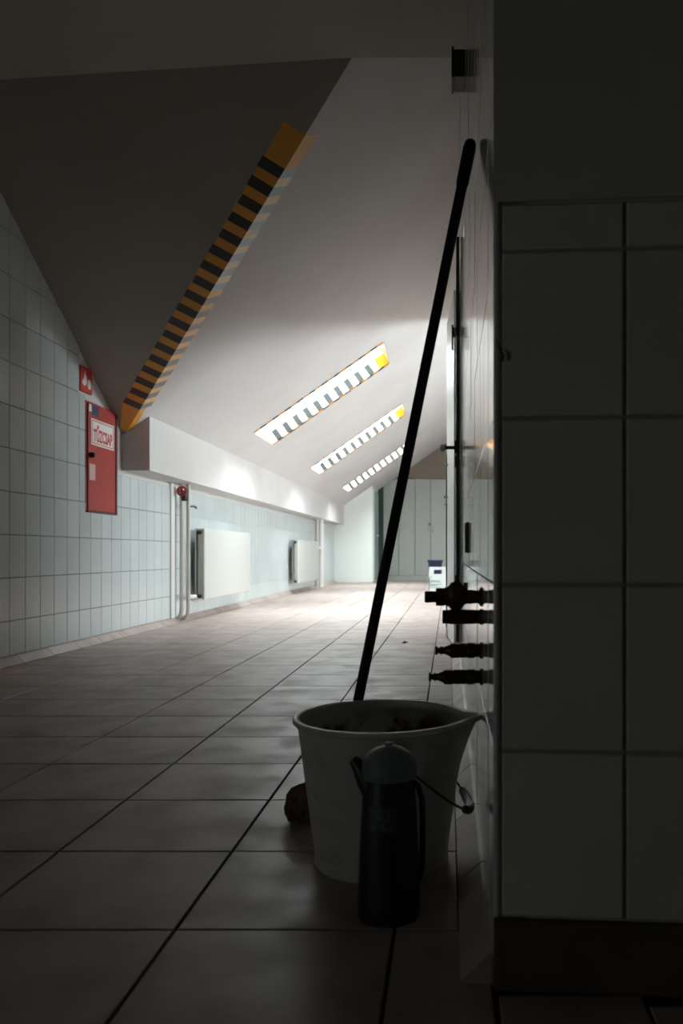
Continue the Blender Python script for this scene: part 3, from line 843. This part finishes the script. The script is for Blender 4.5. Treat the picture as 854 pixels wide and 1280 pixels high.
# ------------------------------------------------------------------ small things on the right wall
tp = thing('junction_box', 'small black box high on the right wall near the ceiling', 'box', (XR + 0.0, 2.86, 2.165))
box('housing', (-0.038, 0.0, 0.004), (0.0, 0.10, 0.098), M_BLACK_PLASTIC, tp, bevel=0.003)
box('cover', (-0.046, -0.004, 0.0), (-0.038, 0.104, 0.105), M_BLACK_PLASTIC, tp, bevel=0.002)

sw = thing('wall_switch', 'brown rounded switch on the right tiled wall above the taps', 'switch', (XR + 0.0005, 2.40, 0.535))
bm = bmesh.new(); add_box(bm, (-0.010, 0.0, 0.0), (0.002, 0.06, 0.088), bevel=0.0055, seg=3)
from_bm('cover', bm, M_BROWN, sw, smooth=True)
box('back_plate', (-0.002, -0.002, -0.002), (0.0, 0.062, 0.090), M_DARK, sw)

# taps; each lathe runs from the wall along -x
TD = 1.42
def tap(z, label, parts, mat_, extra=None):
    rt = thing('wall_tap', label, 'tap', (XR, TD, z), 0, 'taps on the right wall')
    for (nm, prof) in parts:
        lathe(nm, prof, mat_, rt, n=20 if nm != 'nut' else 6, axis='-X')
    if extra: extra(rt)
    return rt
U = 1 / 734.0
def pr(*seq):   # (px from wall, px radius)
    return [(0, seq[0][0] * U)] + [(r_ * U, h_ * U) for h_, r_ in seq] + [(0, seq[-1][0] * U)]
def extra1(rt):
    bm = bmesh.new()
    add_lathe(bm, [(6 * U, -16 * U), (9 * U, -12 * U), (14.5 * U, -5 * U), (15.5 * U, 6 * U), (14 * U, 12 * U), (9 * U, 14 * U), (6 * U, 18 * U)], 20, origin=(-32 * U, 0, 0))
    from_bm('valve_body', bm, M_BRASS, rt, smooth=True)
    lathe('bonnet', [(4.5 * U, 12 * U), (4.5 * U, 18 * U), (2.6 * U, 20 * U), (2.6 * U, 27 * U), (0, 27 * U)], M_BRASS, rt, n=14, origin=(-31 * U, 0, 0))
    lathe('bleed_screw', [(3 * U, 10 * U), (3 * U, 18 * U), (0, 18 * U)], M_BRASS, rt, n=10, origin=(-20 * U, 0, 0))
tap(H - (746 - 692) * TD / 1043, 'topmost and bulkiest brass wall tap with a thick nozzle and valve body',
    [('flange', pr((0, 12), (1.5, 12), (3, 10))), ('stem', pr((2, 9.5), (6, 8), (14, 9), (18, 8.5), (22, 10))),
     ('collar', pr((38, 11), (43, 12), (46, 10))), ('nut', pr((46, 12.5), (57, 12.5))), ('nozzle', pr((56, 7), (60, 7), (69, 7.4), (71, 6.6)))], M_BRASS, extra1)
tap(H - (771 - 692) * TD / 1043, 'plain stubby wall tap directly beneath the topmost tap',
    [('flange', pr((0, 10), (1.5, 10), (3, 9))), ('stem', pr((2, 8.5), (16, 9), (34, 9.5), (40, 9))), ('nozzle', pr((39, 9), (44, 8.5), (48, 8.6), (49, 8)))], M_BRASS)
hose_n = lambda q: [('flange', pr((0, 10.5), (1.5, 10.5), (3, 8.5))), ('stem', pr((2, 8.2), (8, 8.5), (9, 9.6), (17, 9.8), (18.5, 8.6), (20, 9.2), (q - 31, 9.2), (q - 30, 7.8))),
    ('nut', pr((q - 30.5, 9.0), (q - 29, 10.2), (q - 20, 10.2), (q - 18.5, 8.6))),
    ('nozzle', pr((q - 20, 8.0), (q - 16, 6.6), (q - 14, 5.6), (q - 12, 4.6), (q - 9, 4.4), (q - 8.5, 5.2), (q - 6.5, 5.2), (q - 6, 3.8), (q - 3.2, 3.6), (q - 2.8, 5.4), (q - 0.6, 5.4), (q, 4.8)))]
tap(H - (813 - 692) * TD / 1043, 'shorter of the two brass hose-barb taps, third from the top', hose_n(58), M_BRASS)
tap(H - (846 - 692) * TD / 1043, 'lowest and longest brass hose-barb tap, just above the bucket rim', hose_n(66), M_BRASS)

# ------------------------------------------------------------------ bucket
BX, BY = -0.1176, 1.46
bk = thing('bucket', 'dirty white plastic bucket with a pouring spout standing on the tiled floor', 'bucket', (BX, BY, 0))
def bucket_mesh():
    bm = bmesh.new(); n = 96
    R0, R1, HB = 0.1145, 0.1455, 0.2516
    outer = [(0.0, 0.006), (R0 - 0.012, 0.006), (R0 - 0.006, 0.0), (R0 + 0.001, 0.0), (R0 + 0.0025, 0.004), (R0 + 0.001, 0.011)]
    for k in range(1, 14): t = k / 14; outer.append((R0 + (R1 - R0) * t, 0.011 + (0.238 - 0.011) * t))
    outer += [(R1 + 0.0005, 0.240), (R1 + 0.0055, 0.2405), (R1 + 0.0085, 0.2435), (R1 + 0.0088, 0.2475), (R1 + 0.0065, 0.2510), (R1 + 0.002, 0.2516), (R1 - 0.0015, 0.2495)]
    inner = [(R1 - 0.0028, 0.240)]
    for k in range(13, 0, -1): t = k / 14; inner.append((R0 - 0.003 + (R1 - R0) * t, 0.011 + (0.238 - 0.011) * t))
    inner += [(R0 - 0.006, 0.012), (0.0, 0.011)]
    prof = outer + inner
    rings = []
    for (r_, z) in prof:
        if r_ < 1e-6: rings.append([bm.verts.new((0, 0, z))]); continue
        ring = []
        for k in range(n):
            a = 2 * pi * k / n
            da = (a + 0.02 + pi) % (2 * pi) - pi
            tz = max(0.0, (z - 0.13) / (0.2516 - 0.13)); tz = tz * tz
            bump = math.exp(-(abs(da) / 0.17) ** 1.6) * 0.026 * tz
            # a gentle squash so the rim is not machine round
            rr_ = r_ + bump + (0.0008 * math.sin(3 * a + 1) * (z / 0.25) if r_ > 0.1 else 0)
            zz = z + (0.003 * math.exp(-(da / 0.15) ** 2) * tz)
            ring.append(bm.verts.new((rr_ * math.cos(a), rr_ * math.sin(a), zz)))
        rings.append(ring)
    for a, b in zip(rings, rings[1:]):
        for k in range(n):
            if len(a) == 1: bm.faces.new((a[0], b[(k + 1) % n], b[k]))
            elif len(b) == 1: bm.faces.new((a[k], a[(k + 1) % n], b[0]))
            else: bm.faces.new((a[k], a[(k + 1) % n], b[(k + 1) % n], b[k]))
    return bm
from_bm('body', bucket_mesh(), M_BUCKET, bk, smooth=True)
# ears and bail
ang_f = -pi / 2 + 0.16
EZ = 0.222
ef = Vector((0.146 * math.cos(ang_f), 0.146 * math.sin(ang_f), EZ)); eb = Vector((0.146 * math.cos(pi / 2 - 0.1), 0.146 * math.sin(pi / 2 - 0.1), EZ))
for e_ in (ef, eb):
    dirv = Vector((e_.x, e_.y, 0)).normalized()
    bm = bmesh.new()
    s = Vector((-dirv.y, dirv.x, 0))
    add_prism(bm, [e_ - s * 0.009 + Vector((0, 0, -0.016)) - dirv * 0.003, e_ + s * 0.009 + Vector((0, 0, -0.016)) - dirv * 0.003, e_ + s * 0.009 + Vector((0, 0, 0.018)) - dirv * 0.002, e_ - s * 0.009 + Vector((0, 0, 0.018)) - dirv * 0.002], dirv * 0.010)
    from_bm('ear', bm, M_BUCKET, bk)
# the wire hangs round the spout side
wire = bmesh.new(); pts = []
mid = (ef + eb) / 2; rad = (eb - ef).length / 2
tilt = math.radians(-43.6)
out_ax = Vector((math.cos(tilt), 0, math.sin(tilt)))
half = (ef - eb) / 2
for k in range(25):
    t = pi * k / 24
    pts.append(mid + half * math.cos(t) * 1.03 + out_ax * math.sin(t) * 0.187)
add_tube(wire, pts, 0.0021, 8)
from_bm('bail_wire', wire, M_DARK, bk, smooth=True)
gp = pts[9:16]
tube('grip', gp, [0.007] + [0.0085] * 5 + [0.007], M_BLACK_PLASTIC, bk, n=12)

# ------------------------------------------------------------------ jug in front of the bucket
jg = thing('spouted_jug', 'dark plastic jug with a teal domed cap and side spout, in front of the bucket', 'jug', (-0.088, 1.232, 0))
lathe('body', [(0, 0), (0.044, 0), (0.0455, 0.004), (0.0455, 0.03), (0.0435, 0.10), (0.040, 0.165), (0.0375, 0.196), (0.0365, 0.206), (0, 0.206)], M_JUG, jg, n=40)
lathe('cap', [(0.036, 0.203), (0.0405, 0.204), (0.0415, 0.208), (0.0415, 0.219), (0.039, 0.229), (0.033, 0.238), (0.022, 0.245), (0.010, 0.249), (0.006, 0.250), (0.006, 0.254), (0, 0.255)], M_JUG_CAP, jg, n=40)
bm = bmesh.new()
add_tube(bm, [(-0.016, -0.004, 0.180), (-0.032, -0.004, 0.204), (-0.046, -0.004, 0.223), (-0.0535, -0.004, 0.2305)], [0.022, 0.018, 0.0105, 0.0065], 14)
from_bm('spout', bm, M_JUG, jg, smooth=True)
tube('handle', [(0.034, 0, 0.198), (0.043, -0.002, 0.190), (0.0485, -0.003, 0.172), (0.050, -0.003, 0.14), (0.049, -0.003, 0.07), (0.044, 0, 0.05)], 0.0045, M_JUG, jg, n=10)
bm = bmesh.new()
nL = 10; va = []; vb = []
for k in range(nL + 1):
    a = -pi / 2 - 0.75 + 1.1 * k / nL
    va.append(bm.verts.new((0.0418 * math.cos(a), 0.0418 * math.sin(a), 0.135))); vb.append(bm.verts.new((0.0405 * math.cos(a), 0.0405 * math.sin(a), 0.170)))
for k in range(nL): bm.faces.new((va[k], va[k + 1], vb[k + 1], vb[k]))
from_bm('label', bm, M_LABEL, jg, smooth=True)

# ------------------------------------------------------------------ mop
A = Vector((-0.218, 1.652, 0.050)); B = Vector((0.0435, 1.605, 1.330))
mp = thing('mop', 'long black-handled mop leaning on the right wall with its brown head behind the bucket', 'mop', A)
ax = (B - A)
tube('pole', [ax * 0.01, ax * 0.955], 0.0102, M_BLACK_PLASTIC, mp, n=20)
bm = bmesh.new()
un = ax.normalized(); Lp = ax.length
gr = [(0.930, 0.0104), (0.934, 0.0122), (0.955, 0.0124), (0.985, 0.0126), (0.994, 0.0112), (0.9985, 0.0075), (1.0, 0.003)]
add_tube(bm, [un * Lp * t for t, _ in gr], [r_ for _, r_ in gr], 20)
from_bm('grip', bm, M_BLACK_PLASTIC, mp, smooth=True)
tube('socket', [un * -0.012, un * 0.03, un * 0.07, un * 0.085], [0.024, 0.019, 0.0135, 0.0115], M_BLACK_PLASTIC, mp, n=16)
bm = bmesh.new()
rng = random.Random(3)
def bez(p, n=9):
    out = []
    for q in range(n + 1):
        t = q / n; w = list(p)
        while len(w) > 1: w = [w[i].lerp(w[i + 1], t) for i in range(len(w) - 1)]
        out.append(w[0])
    return out
for k in range(90):
    a = rng.uniform(pi * 0.25, pi * 1.36)
    R_ = rng.uniform(0.07, 0.105)
    hgt = rng.uniform(0.030, 0.055)
    cx, sy = math.cos(a), math.sin(a)
    sy_ = sy if sy > 0 else sy * 0.2
    j = lambda q: Vector((rng.uniform(-q, q), abs(rng.uniform(-q, q)), 0))
    pts = bez([Vector((cx * 0.008, sy_ * 0.008, -0.006)), Vector((cx * R_ * 0.6, sy_ * R_ * 0.6, hgt)), Vector((cx * R_ * 1.25, sy_ * R_ * 1.25, hgt * 0.4)) + j(.01), Vector((cx * R_ * 1.1, sy_ * R_ * 1.1, -0.046)) + j(.01), Vector((cx * R_ * 0.75, sy_ * R_ * 0.8, -0.044)) + j(.025)])
    add_tube(bm, pts, [0.005] + [0.0062] * 8 + [0.004], 7)
tag(from_bm('mop_strings', bm, M_MOP, mp, smooth=True), kind='stuff')

# ------------------------------------------------------------------ dry leaf on the floor
bm = bmesh.new()
pts = [(-0.020, 0, 0.002), (-0.008, -0.010, 0.010), (0.004, -0.008, 0.004), (0.018, -0.004, 0.012), (0.012, 0.010, 0.004), (-0.004, 0.012, 0.014)]
vs = [bm.verts.new(p) for p in pts]; c0 = bm.verts.new((0, 0, 0.001))
for k in range(6): bm.faces.new((c0, vs[k], vs[(k + 1) % 6]))
r_ = bmesh.ops.extrude_face_region(bm, geom=bm.faces[:])
for v in [g for g in r_['geom'] if isinstance(g, bmesh.types.BMVert)]: v.co.z += 0.0015
lf = from_bm('dry_leaf', bm, M_LEAF, None, (-0.257, 4.95, 0.0)); tag(lf, 'small dark dry leaf lying alone on the bright floor beyond the mop', 'leaf')
